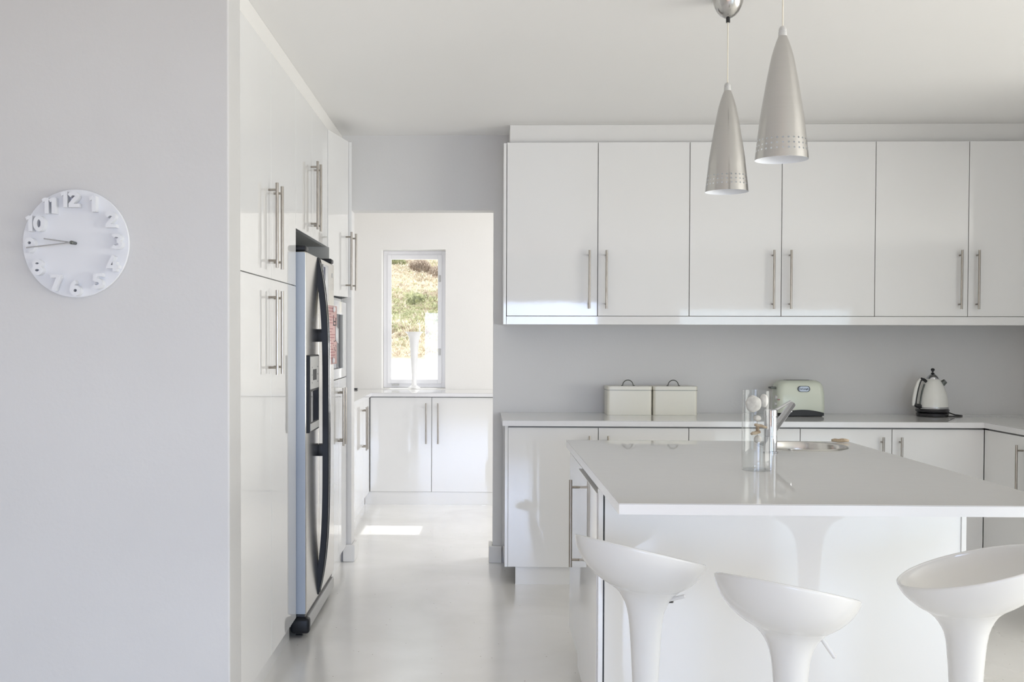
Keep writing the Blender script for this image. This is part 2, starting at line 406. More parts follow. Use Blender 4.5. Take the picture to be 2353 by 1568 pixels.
# built in microwave behind a white frame
t = thing('built_in_microwave', (-1.1, 6.14, 1.14), 'white framed built-in microwave with dark glass, in tower beside fridge', 'microwave')
bm = bmesh.new()
y0, y1, z0, z1 = 5.80, 6.496, 1.137, 1.583
a0, a1, c0, c1 = 5.93, 6.356, 1.193, 1.507
x0, x1 = OX - .021, OX
box(bm, x0, x1, y0, a0, z0, z1, .001); box(bm, x0, x1, a1, y1, z0, z1, .001); box(bm, x0, x1, a0, a1, z0, c0); box(bm, x0, x1, a0, a1, c1, z1)
child('frame', bm, M['gloss'], t)
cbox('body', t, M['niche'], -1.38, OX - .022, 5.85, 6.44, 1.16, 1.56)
cbox('glass_door', t, M['black_gloss'], OX - .022, OX - .016, a0 + .002, a1 - .002, c0 + .002, c1 - .002)
cbox('door_edge', t, M['plastic_grey'], OX - .016, OX - .003, a1 - .012, a1 - .001, c0 + .002, c1 - .002)

# ------------------------------------------------------------------ fridge
RX = -0.790
fr = thing('fridge_freezer', (-1.1, 5.27, 0), 'side-by-side steel fridge freezer with bowed black handles and water dispenser', 'fridge')
bm = bmesh.new(); box(bm, -1.42, -.856, 4.822, 5.735, .05, 1.76, .004); child('body', bm, M['fridge_side'], fr)
def fdoor(y0, y1):
    bm = bmesh.new(); box(bm, -.850, RX, y0, y1, .108, 1.764, .007, 3)
    bm.faces.ensure_lookup_table()
    for f in bm.faces:
        if abs(f.normal.y) > .9: f.material_index = 1
    me = bpy.data.meshes.new('door')
    bmesh.ops.recalc_face_normals(bm, faces=bm.faces)
    for f in bm.faces: f.material_index = 1 if abs(f.normal.y) > .95 else 0
    bm.to_mesh(me); bm.free(); me.materials.append(M['fridge']); me.materials.append(M['fridge_side'])
    o = bpy.data.objects.new('door', me); COL.objects.link(o); o.parent = fr; o.location = -fr.location
    return o
dl = fdoor(4.818, 5.196); dr = fdoor(5.201, 5.742)
def fhandle(door, yc):
    bm = bmesh.new(); zc, hh = .94, .822; N = 56; w = .010
    rings = []
    for k in range(N + 1):
        u = -1 + 2 * k / N
        z = zc + u * hh
        ou = RX + .004 + .050 * (1 - abs(u) ** 4.2)
        inn = max(RX - .0005, ou - .031)
        rings.append([bm.verts.new(p) for p in ((inn, yc - w, z), (ou - .004, yc - w, z), (ou, yc - w + .004, z), (ou, yc + w - .004, z), (ou - .004, yc + w, z), (inn, yc + w, z))])
    for a, b in zip(rings, rings[1:]):
        for i in range(6): bm.faces.new((a[i], a[(i + 1) % 6], b[(i + 1) % 6], b[i]))
    bm.faces.new(rings[0]); bm.faces.new(rings[-1][::-1])
    for z0, z1 in ((1.352, 1.414), (.796, .852)):
        box(bm, RX - .0005, RX + .03, yc - .0085, yc + .0085, z0, z1, .001)
    h = child('handle', bm, M['charcoal'], door, smooth=True)
    bm = bmesh.new(); prev = None
    for k in range(N + 1):
        u = -1 + 2 * k / N; z = zc + u * hh * .97; ou = RX + .005 + .050 * (1 - abs(u * .97) ** 4.2)
        cur = [bm.verts.new((ou, yc - .003, z)), bm.verts.new((ou, yc + .003, z))]
        cur2 = [bm.verts.new((ou - .002, yc - .003, z)), bm.verts.new((ou - .002, yc + .003, z))]
        if prev:
            bm.faces.new((prev[0], prev[1], cur[1], cur[0])); bm.faces.new((prev[0], cur[0], cur2[0], prev[2])); bm.faces.new((prev[1], prev[3], cur2[1], cur[1]))
        prev = cur + cur2
    o = obj('chrome_strip', bm, M['chrome'], None, smooth='all'); o.parent = h
fhandle(dl, 5.176); fhandle(dr, 5.222)
# dispenser in the left door
ds = cbox('dispenser', dl, M['charcoal'], RX - .002, RX + .013, 4.842, 5.118, .936, 1.292, .003)
cbox('fascia', ds, M['plastic_grey'], RX + .012, RX + .0145, 4.856, 5.104, 1.135, 1.285, .001)
cbox('display', ds, M['charcoal'], RX + .0145, RX + .0155, 4.93, 5.03, 1.175, 1.225)
for yy in (4.90, 5.065):
    for zz in (1.165, 1.20, 1.235):
        bm = bmesh.new(); tube(bm, [(RX + .0143, yy, zz), (RX + .017, yy, zz)], .0035, 10); child('button', bm, M['chrome'], ds, smooth=True)
cbox('recess', ds, M['black_gloss'], RX + .0135, RX + .0145, 4.868, 5.09, .985, 1.125)
cbox('drip_tray', ds, M['plastic_grey'], RX + .012, RX + .016, 4.856, 5.104, .945, .978, .001)
for y0, y1 in ((4.822, 4.90), (5.655, 5.735)):
    bm = bmesh.new(); box(bm, -.90, RX - .001, y0, y1, 1.7665, 1.792, .008, 3); child('hinge_cover', bm, M['charcoal'], fr, smooth=True)
bm = bmesh.new(); box(bm, -.86, -.787, 4.86, 5.72, .022, .082, .006); child('skirting', bm, M['plastic_grey'], fr)
bm = bmesh.new(); box(bm, -.86, -.80, 4.84, 5.73, .083, .106); child('grille', bm, M['black'], fr)
bm = bmesh.new(); box(bm, -.862, -.776, 4.812, 4.868, .022, .092, .014, 4); child('foot', bm, M['charcoal'], fr, smooth=True)
for y in (4.875, 5.66):
    bm = bmesh.new(); tube(bm, [(-.845, y, .0205), (-.815, y, .0205)], .0205, 20); child('wheel', bm, M['black'], fr)
b_ = cbox('badge', dr, M['plastic_grey'], RX, RX + .0012, 5.655, 5.70, 1.692, 1.714)
# papers held on the fridge's right door
def sheet(name, label, y0, y1, z0, z1, xoff, curl, mat, marks=None, skew=0.0):
    bm = bmesh.new(); N = 8; r0 = None
    def X(u): return RX + xoff + curl * u * u
    for k in range(N + 1):
        u = k / N; y = y0 + (y1 - y0) * u
        r = [bm.verts.new((X(u), y, z0 + skew * u)), bm.verts.new((X(u), y, z1 + skew * u))]
        if r0: bm.faces.new((r0[0], r[0], r[1], r0[1]))
        r0 = r
    o = obj(name, bm, mat, None, smooth='all')
    md = o.modifiers.new('thick', 'SOLIDIFY'); md.thickness = .0004
    tag(o, label, 'paper')
    if marks:
        for mname, mat2, items in marks:
            bm = bmesh.new()
            for (u0, u1, v0, v1) in items:
                ys = [y0 + (y1 - y0) * u for u in (u0, u1)]; zs = [z0 + (z1 - z0) * v for v in (v0, v1)]
                q = [bm.verts.new((X(u) + .0006, y, z + skew * u)) for u, y, z in ((u0, ys[0], zs[0]), (u1, ys[1], zs[0]), (u1, ys[1], zs[1]), (u0, ys[0], zs[1]))]
                bm.faces.new(q)
            p = obj(mname, bm, mat2, None); p.parent = o
    return o
random.seed(3)
red = []
for k in range(18):
    v = .97 - k * .05 - .02
    if .60 < v < .66: continue
    red.append((.12 + random.random() * .2, .5 + random.random() * .4, v, v + .010))
ink = [(.68, .95, .66, .68), (.70, .93, .72, .74), (.70, .76, .66, .84), (.88, .94, .66, .80)] + [(.6 + random.random() * .3, 0, .2 + random.random() * .2, 0) for _ in range(14)]
ink = [(a, b if b else a + .05, c, d if d else c + .012) for a, b, c, d in ink]
sheet('pink_notice', 'pink printed notice pinned on fridge door beside the bowed handle', 5.42, 5.738, 1.232, 1.541, .003, .013, M['pink'], [('print', M['red_ink'], red), ('drawing', M['ink'], ink[:4]), ('print', M['ink'], ink[4:])])
sheet('white_note', 'white note fixed at top of fridge door, above pink notice', 5.33, 5.49, 1.56, 1.742, .002, .004, M['paper'], [('print', M['blue_sheet'], [(.05, .45, .55, .93)])])
sheet('white_card', 'white card sticking out beside pink notice on fridge door', 5.695, 5.744, 1.36, 1.44, .0150, .010, M['paper'], None, -.02)
for (y, z, x, l) in ((5.64, 1.522, .012, 'clear round magnet at top of the pink notice'), (5.62, 1.252, .0115, 'clear round magnet at bottom of the pink notice')):
    bm = bmesh.new(); tube(bm, [(RX + x - .001, y, z), (RX + x + .004, y, z), (RX + x + .009, y, z)], [.015, .016, .009], 20)
    tag(obj('fridge_magnet', bm, M['paper'], None, smooth=True), l, 'magnet', 'magnets on the fridge')

# ------------------------------------------------------------------ wall clock
ck = thing('wall_clock', (-1.3065, 3.415, 1.6765), 'round white wall clock with raised numerals and chrome hands', 'clock')
bm = bmesh.new()
revolve(bm, [(.0005, 0), (.1725, 0), (.1745, .003), (.1745, .011), (.1725, .0135), (.0005, .0135)], 96)
face = obj('clock_face', bm, M['clock'], None, smooth=True); face.parent = ck; face.rotation_euler = (PI / 2, 0, 0); face.location = (0, .0145, 0)
pos = {1: (.066, .1243), 2: (.1233, .0739), 3: (.1433, .0047), 4: (.1285, -.0669), 5: (.0799, -.1222), 6: (.0075, -.1442),
       7: (-.0561, -.1263), 8: (-.1155, -.0779), 9: (-.1406, -.0087), 10: (-.1198, .0617), 11: (-.0752, .1187), 12: (-.007, .139)}
def text_mesh(name, s, size, extrude, offset=0.0, space=1.0):
    cu = bpy.data.curves.new(name, 'FONT'); cu.body = s; cu.size = size; cu.extrude = extrude; cu.offset = offset
    cu.align_x = 'CENTER'; cu.align_y = 'CENTER'; cu.space_character = space; cu.resolution_u = 6
    o = bpy.data.objects.new(name, cu); COL.objects.link(o)
    bpy.context.view_layer.update()
    me = bpy.data.meshes.new_from_object(o.evaluated_get(bpy.context.evaluated_depsgraph_get()))
    bpy.data.objects.remove(o); bpy.data.curves.remove(cu)
    return me
def ribbon(bm, pts, w, d, x0):
    """flat stroke of width w through 2-D points, extruded to depth d"""
    pts = [Vector((p[0] + x0, p[1])) for p in pts]; L = []; Rr = []
    d += .004 * (len(bm.faces) % 7) + .0005; zb_ = .004 * (len(bm.faces) % 5)
    closed = (pts[0] - pts[-1]).length < 1e-4
    for k, p in enumerate(pts):
        if closed and k in (0, len(pts) - 1): a = (pts[1] - pts[-2]).normalized()
        else: a = (pts[min(k + 1, len(pts) - 1)] - pts[max(k - 1, 0)]).normalized()
        nrm = Vector((-a.y, a.x))
        if 0 < k < len(pts) - 1:
            b1 = (p - pts[k - 1]).normalized(); c = max(.5, nrm.dot(Vector((-b1.y, b1.x)))); ww = w / c
        else: ww = w
        L.append(p + nrm * ww / 2); Rr.append(p - nrm * ww / 2)
    def V(q, z): return bm.verts.new((q.x, q.y, z))
    a0 = [V(q, zb_) for q in L]; b0 = [V(q, zb_) for q in Rr]; a1 = [V(q, d) for q in L]; b1 = [V(q, d) for q in Rr]
    n = len(pts)
    for k in range(n - 1):
        bm.faces.new((a1[k], b1[k], b1[k + 1], a1[k + 1])); bm.faces.new((a0[k + 1], b0[k + 1], b0[k], a0[k]))
        bm.faces.new((a0[k], a1[k], a1[k + 1], a0[k + 1])); bm.faces.new((b0[k + 1], b1[k + 1], b1[k], b0[k]))
    bm.faces.new((a0[0], b0[0], b1[0], a1[0])); bm.faces.new((a0[-1], a1[-1], b1[-1], b0[-1]))
def arc(cx, cy, rx, ry, a0, a1, n=28):
    return [(cx + rx * math.cos(math.radians(a0 + (a1 - a0) * k / n)), cy + ry * math.sin(math.radians(a0 + (a1 - a0) * k / n))) for k in range(n + 1)]
def digit(bm, ch, x0, d):
    """heavy sans digit 1.0 high, centred on y = 0; returns its width"""
    w = .26
    if ch == '1':
        ribbon(bm, [(.27, -.5), (.27, .5)], w, d, x0); ribbon(bm, [(.0, .30), (.22, .42)], .20, d, x0); return .42
    if ch == '2':
        ribbon(bm, [(.06, .22)] + arc(.33, .20, .23, .17, 155, -25) + [(.12, -.36)], .25, d, x0); ribbon(bm, [(.02, -.39), (.70, -.39)], .22, d, x0); return .72
    if ch == '3':
        ribbon(bm, arc(.28, .22, .24, .165, 150, -80), .22, d, x0); ribbon(bm, arc(.28, -.185, .27, .20, 80, -150), .24, d, x0); return .66
    if ch == '4':
        ribbon(bm, [(.46, .5), (.10, -.16)], .23, d, x0); ribbon(bm, [(-.02, -.19), (.78, -.19)], .21, d, x0); ribbon(bm, [(.52, .14), (.52, -.5)], .25, d, x0); return .76
    if ch == '5':
        ribbon(bm, [(.12, .39), (.66, .39)], .22, d, x0); ribbon(bm, [(.20, .48), (.15, .02)], .22, d, x0); ribbon(bm, arc(.28, -.165, .28, .22, 118, -145), .25, d, x0); return .68
    if ch in '69':
        f = 1 if ch == '6' else -1
        pts = arc(.36, -.17, .23, .21, 0, 360, 40); ribbon(bm, [(p[0], p[1] * f) if f == 1 else (.72 - p[0], -p[1]) for p in pts], .24, d, x0)
        pts = arc(.52, -.05, .39, .44, 108, 200, 24); ribbon(bm, [p if f == 1 else (.72 - p[0], -p[1]) for p in pts], .23, d, x0); return .72
    if ch == '7':
        ribbon(bm, [(.02, .39), (.68, .39)], .22, d, x0); ribbon(bm, [(.58, .42), (.22, -.5)], .26, d, x0); return .70
    if ch == '8':
        ribbon(bm, arc(.36, .235, .215, .16, 0, 360, 40), .21, d, x0); ribbon(bm, arc(.36, -.20, .25, .19, 0, 360, 40), .23, d, x0); return .74
    if ch == '0':
        ribbon(bm, arc(.37, 0, .25, .375, 0, 360, 48), .25, d, x0); return .76
for n_, (dx, dz) in pos.items():
    bm = bmesh.new(); x = 0; S_ = .0505
    for c_ in str(n_):
        x += digit(bm, c_, x, .027 / S_) + .03
    x -= .03
    for v in bm.verts: v.co = Vector(((v.co.x - x / 2) * S_, v.co.y * S_, v.co.z * S_))
    bmesh.ops.recalc_face_normals(bm, faces=bm.faces)
    me = bpy.data.meshes.new('numeral'); bm.to_mesh(me); bm.free(); me.materials.append(M['clock'])
    o = bpy.data.objects.new('numeral', me); COL.objects.link(o); o.parent = ck
    o.rotation_euler = (PI / 2, 0, 0); o.location = (dx, .0015, dz)
def hand(p0, p1, y, w):
    bm = bmesh.new(); tube(bm, [(p0[0], y, p0[1]), (p1[0], y, p1[1])], w, 8)
    o = obj('clock_hand', bm, M['chrome'], None, smooth=True); o.parent = ck
hand((.0, .0), (-.0905, .0125), -.031, .0022); hand((.0, .0), (-.1460, -.0165), -.035, .0022)
bm = bmesh.new(); tube(bm, [(0, 0, 0), (0, -.036, 0), (0, -.039, 0)], [.005, .006, .003], 16)
o = obj('spindle', bm, M['grey_metal'], None, smooth=True); o.parent = ck

# ------------------------------------------------------------------ right wall: upper cupboards
UY = 6.13
useams = [.148, .668, 1.188, 1.7075, 2.233, 2.754, 3.275]
ulab = ['white gloss wall cupboard nearest the doorway, two doors', 'white gloss wall cupboard behind the pendant lamps, two doors',
        'white gloss wall cupboard in the corner above the kettle, two doors']
for k in range(3):
    a, b, c = useams[2 * k], useams[2 * k + 1], useams[2 * k + 2]
    t = thing('wall_cabinet', ((a + c) / 2, 6.31, 1.5), ulab[k], 'cabinet', 'wall cupboards above the worktop')
    cbox('carcass', t, M['shadow_board'], a + .001, c - .001, UY + .0205, 6.498, 1.5, 2.488)
    for (x0, x1, hx) in ((a, b, b - .049), (b, c, b + .047)):
        d = cbox('door', t, M['gloss'], x0 + G, x1 - G, UY, UY + .019, 1.5, 2.488, .0012)
        handle(d, (hx, UY), (0, -1), 1.540)
    if k == 0:
        cbox('end_panel', t, M['gloss'], .130, .1465, UY - .002, 6.498, 1.45, 2.485, .001)
    if k == 2:
        cbox('filler_panel', t, M['gloss'], 3.277, 3.358, UY, UY + .019, 1.5, 2.488)
bm = bmesh.new(); box(bm, .1485, 3.358, UY + .002, UY + .02, 1.450, 1.4975, .001)
tag(obj('light_rail', bm, M['gloss'], None), 'long white rail under the row of wall cupboards', 'rail')
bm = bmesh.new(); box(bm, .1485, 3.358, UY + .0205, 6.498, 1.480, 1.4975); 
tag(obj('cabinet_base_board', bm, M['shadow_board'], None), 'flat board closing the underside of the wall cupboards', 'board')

# ------------------------------------------------------------------ base cupboards
BY = 5.9
def base_unit(name, label, x0, x1, doors, left_gable=False):
    t = thing(name, ((x0 + x1) / 2, 6.2, 0), label, 'cabinet', 'base cupboards along the back wall')
    cbox('carcass', t, M['shadow_board'], x0 + .001, x1 - .001, BY + .021, 6.497, .104, .886)
    cbox('kick_plate', t, M['gloss'], x0 + (.045 if left_gable else 0), x1, BY + .034, BY + .05, 0, .104)
    if left_gable: cbox('end_panel', t, M['gloss'], .1365, .1538, BY - .001, 6.477, .104, .8865, .001)
    for (a, b, hx) in doors:
        d = cbox('door', t, M['gloss'], a + G, b - G, BY, BY + .019, .104, .8775, .0012)
        if hx: handle(d, (hx, BY), (0, -1), .503)
base_unit('base_cabinet', 'white gloss two-door base cupboard at left end, below the bread bins', .153, 1.147, [(.153, .651, .6005), (.651, 1.147, .7023)], True)
base_unit('base_cabinet', 'plain white panel-fronted base unit below the toaster, without handles', 1.147, 1.754, [(1.147, 1.754, None)])
base_unit('base_cabinet', 'white gloss two-door base cupboard below the kettle', 1.754, 2.749, [(1.754, 2.2515, 2.194), (2.2515, 2.749, 2.2925)])
RXD = 2.7495
t = thing('corner_base_cabinet', (3.05, 5.4, 0), 'white gloss base cupboard returning along right wall at corner', 'cabinet')
cbox('carcass', t, M['shadow_board'], RXD + .021, 3.358, 4.90, 5.896, .104, .886)
cbox('kick_plate', t, M['gloss'], RXD + .05, RXD + .066, 4.90, 5.93, 0, .104)
cbox('end_panel', t, M['gloss'], RXD, 3.358, 4.884, 4.899, 0, .8865)
for (a, b, hy) in ((5.43, 5.9005, 5.4822), (4.90, 5.43, 5.378)):
    d = cbox('door', t, M['gloss'], RXD, RXD + .019, a + G, b - G, .104, .8775, .0012)
    handle(d, (RXD, hy), (-1, 0), .503)
def worktop(name, label, poly, z0=.8885, z1=.920):
    t = thing(name, (poly[0][0], poly[0][1], z0), label, 'worktop')
    bm = bmesh.new(); prism(bm, poly, z1 - .0012, z1); child('surface', bm, M['worktop'], t)
    bm = bmesh.new(); prism(bm, poly, z0, z1 - .0022); child('edging', bm, M['edging'], t)
    c = .0006
    bm = bmesh.new(); prism(bm, poly, z1 - .0022, z1 - .0012); child('joint_line', bm, M['edge_line'], t)
    return t
worktop('worktop', 'L-shaped white worktop along the back wall, carrying bread bins, toaster and kettle',
        [(.123, 5.87), (2.735, 5.87), (2.735, 4.884), (3.358, 4.884), (3.358, 6.498), (.123, 6.498)])

# ------------------------------------------------------------------ island
IX0, IX1, IY0, IY1 = .383, 1.621, 2.945, 4.755
SKX, SKY, SKR = 1.352, 4.525, .170
t = thing('island_worktop', (IX0, IY0, .889), 'large white gloss island worktop with round sink cut-out and seating overhang', 'worktop')
def holed(z0, z1, name, mat):
    bm = bmesh.new()
    o4 = [bm.verts.new((x, y, z0)) for x, y in ((IX0, IY0), (IX1, IY0), (IX1, IY1), (IX0, IY1))]
    n = 64
    ci = [bm.verts.new((SKX + SKR * math.cos(2 * PI * i / n), SKY + SKR * math.sin(2 * PI * i / n), z0)) for i in range(n)]
    es = [bm.edges.new((o4[i], o4[(i + 1) % 4])) for i in range(4)] + [bm.edges.new((ci[i], ci[(i + 1) % n])) for i in range(n)]
    r = bmesh.ops.triangle_fill(bm, use_beauty=True, edges=es)
    fs = [g for g in r['geom'] if isinstance(g, bmesh.types.BMFace)]
    ex = bmesh.ops.extrude_face_region(bm, geom=fs)
    for g in ex['geom']:
        if isinstance(g, bmesh.types.BMVert): g.co.z = z1
    child(name, bm, mat, t)
holed(.9188, .920, 'surface', M['worktop'])
holed(.889, .9178, 'edging', M['edging'])
holed(.9178, .9188, 'joint_line', M['edge_line'])
# cabinet below
t = thing('kitchen_island', (.97, 4.1, 0), 'white gloss kitchen island base with cupboard doors at its left end', 'kitchen island')
bm = bmesh.new()
box(bm, .4165, 1.53, 3.475, 4.69, .10, .118); box(bm, .4165, .4345, 3.475, 4.69, .118, .8885); box(bm, 1.512, 1.53, 3.475, 4.69, .118, .8885)
box(bm, .4345, 1.512, 3.475, 3.493, .118, .8885); box(bm, .4345, 1.512, 4.672, 4.69, .118, .8885)
child('carcass', bm, M['carcass'], t)
cbox('front_panel', t, M['gloss'], .402, 1.533, 3.44, 3.458, .0, .8885, .001)
cbox('end_panel', t, M['gloss'], .3815, .3965, 3.437, 3.462, .0, .8885, .001)
cbox('side_panel', t, M['gloss'], 1.5335, 1.549, 3.437, 4.70, .0, .8885, .001)
cbox('panel_gap', t, M['black'], .3968, .415, 3.456, 3.47, .0, .888)
cbox('kick_plate', t, M['gloss'], .425, 1.52, 3.50, 4.65, 0, .0995)
d = cbox('door', t, M['gloss'], .3785, .3975, 3.466, 4.118, .100, .871, .0012)
handle(d, (.3785, 4.062), (-1, 0), .502)
d = cbox('door', t, M['gloss'], .3945, .4135, 4.122, 4.69, .100, .871, .0012)

# sink
t = thing('round_sink', (SKX, SKY, .92), 'round stainless steel sink bowl set into the island worktop', 'sink')
bm = bmesh.new()
revolve(bm, [(SKR - .018, .766), (SKR - .006, .80), (SKR - .004, .88), (SKR - .003, .920), (SKR + .000, .9245), (SKR + .010, .9255), (SKR + .015, .9205)], 72, SKX, SKY)
child('rim', bm, M['sink'], t, smooth=True)
bm = bmesh.new()
revolve(bm, [(.03, .758), (SKR - .05, .76), (SKR - .018, .766)], 72, SKX, SKY); child('bowl', bm, M['sink'], t, smooth=True)
bm = bmesh.new(); revolve(bm, [(.001, .7605), (.028, .7605), (.032, .7575)], 32, SKX, SKY, cap_bot=True); child('drain', bm, M['chrome'], t, smooth=True)
# tap
TX, TY = 1.150, 4.262
t = thing('mixer_tap', (TX, TY, .92), 'tall chrome mixer tap beside the round island sink', 'tap')
bm = bmesh.new()
revolve(bm, [(.0295, .9205), (.0295, .926), (.0255, .928), (.0255, .985), (.0245, .986), (.0245, .988), (.0255, .989), (.0255, 1.062)], 40, TX, TY, cap_bot=True, cap_top=True)
child('body', bm, M['chrome'], t, smooth=True)
bm = bmesh.new()
revolve(bm, [(.0235, 1.0625), (.0235, 1.067), (.0260, 1.068), (.0260, 1.090), (.0235, 1.093), (.001, 1.0935)], 40, TX, TY, cap_bot=True)
child('lever_cap', bm, M['chrome'], t, smooth=True)
bm = bmesh.new(); tube(bm, [(TX + .010, TY + .015, 1.002), (TX + .148, TY + .225, 1.097)], .0145, 24); tube(bm, [(TX + .135, TY + .205, 1.089), (TX + .137, TY + .209, 1.070)], .009, 16)
child('spout', bm, M['chrome'], t, smooth=True)
bm = bmesh.new(); tube(bm, [(TX + .015, TY + .018, 1.083), (TX + .105, TY + .10, 1.118)], .0055, 12)
child('lever', bm, M['chrome'], t, smooth=True)

# glass vase with hanging pebbles and driftwood
GX, GY, GR = .952, 3.70, .0505
bm = bmesh.new()
revolve(bm, [(.001, .9205), (GR - .002, .9205), (GR, .9225), (GR, 1.196), (GR - .001, 1.1975), (GR - .0020, 1.1968), (GR - .0022, 1.195), (GR - .0022, .928), (GR - .005, .9255), (.001, .925)], 64, GX, GY)
gv = tag(obj('glass_vase', bm, M['vase_glass'], None, smooth=True), 'clear glass cylinder vase on island with string of pebbles inside', 'vase')
def pebble(cx, cy, cz, rx, ry, rz, seed, mat, name, label, cat='stone', group='pebbles and beads strung in glass vase'):
    bm = bmesh.new(); bmesh.ops.create_icosphere(bm, subdivisions=4, radius=1)
    for v in bm.verts:
        k = 1 + .10 * noise.noise(v.co * 1.3 + Vector((seed, 0, 0))) + .03 * noise.noise(v.co * 5 + Vector((seed, 3, 0)))
        v.co = Vector((cx + v.co.x * rx * k, cy + v.co.y * ry * k, cz + v.co.z * rz * k))
    return tag(obj(name, bm, mat, None, smooth='all'), label, cat, group)
pebble(GX - .014, GY - .004, 1.149, .027, .011, .029, 1, M['shell'], 'flat_pebble', 'large flat round pale pebble, hanging highest in glass vase')
pebble(GX + .026, GY + .012, 1.160, .014, .012, .024, 2, M['shell'], 'long_pebble', 'narrow pale pebble at right side near the vase rim')
pebble(GX + .001, GY, 1.100, .013, .011, .010, 3, M['shell'], 'small_pebble', 'small pale bead just above the driftwood in vase')
pebble(GX + .003, GY, 1.027, .013, .012, .014, 4, M['shell'], 'round_pebble', 'pale round pebble hanging lowest, below the driftwood in vase')
def stick(pts, r, name, label):
    bm = bmesh.new(); n = len(pts)
    tube(bm, pts, [r * (.75 + .35 * math.sin(3.1 * k / (n - 1)) + random.uniform(-.12, .12)) for k in range(n)], 10)
    return tag(obj(name, bm, M['drift'], None, smooth='all'), label, 'driftwood', 'driftwood pieces')
def seg(a, b, n=7, j=.0015):
    a, b = Vector(a), Vector(b)
    return [a.lerp(b, k / (n - 1)) + Vector((random.uniform(-j, j), random.uniform(-j, j), random.uniform(-j, j))) for k in range(n)]
stick(seg((GX - .010, GY - .012, 1.078), (GX + .034, GY + .006, 1.068)), .0055, 'driftwood', 'upper brown driftwood piece strung in the glass vase')
stick(seg((GX - .022, GY - .008, 1.047), (GX + .012, GY + .002, 1.052)), .0060, 'driftwood', 'lower brown driftwood piece strung in the glass vase')
stick(seg((GX + .000, GY - .004, 1.074), (GX + .004, GY, 1.054), 5), .0060, 'driftwood', 'short upright driftwood stub between two longer pieces in vase')
bm = bmesh.new(); tube(bm, seg((GX + .002, GY, 1.195), (GX + .002, GY, 1.012), 16, .0012), .0006, 6)
tag(obj('hanging_wire', bm, M['grey_metal'], None), 'thin wire threading pebbles and driftwood inside glass vase', 'wire')
stick([Vector((1.536 + .0145 * k, 4.705 + .002 * math.sin(k), .9292 + .0012 * math.sin(2.2 * k))) for k in range(6)], .0072, 'driftwood', 'short knobbly driftwood lying on the island edge beyond the sink')

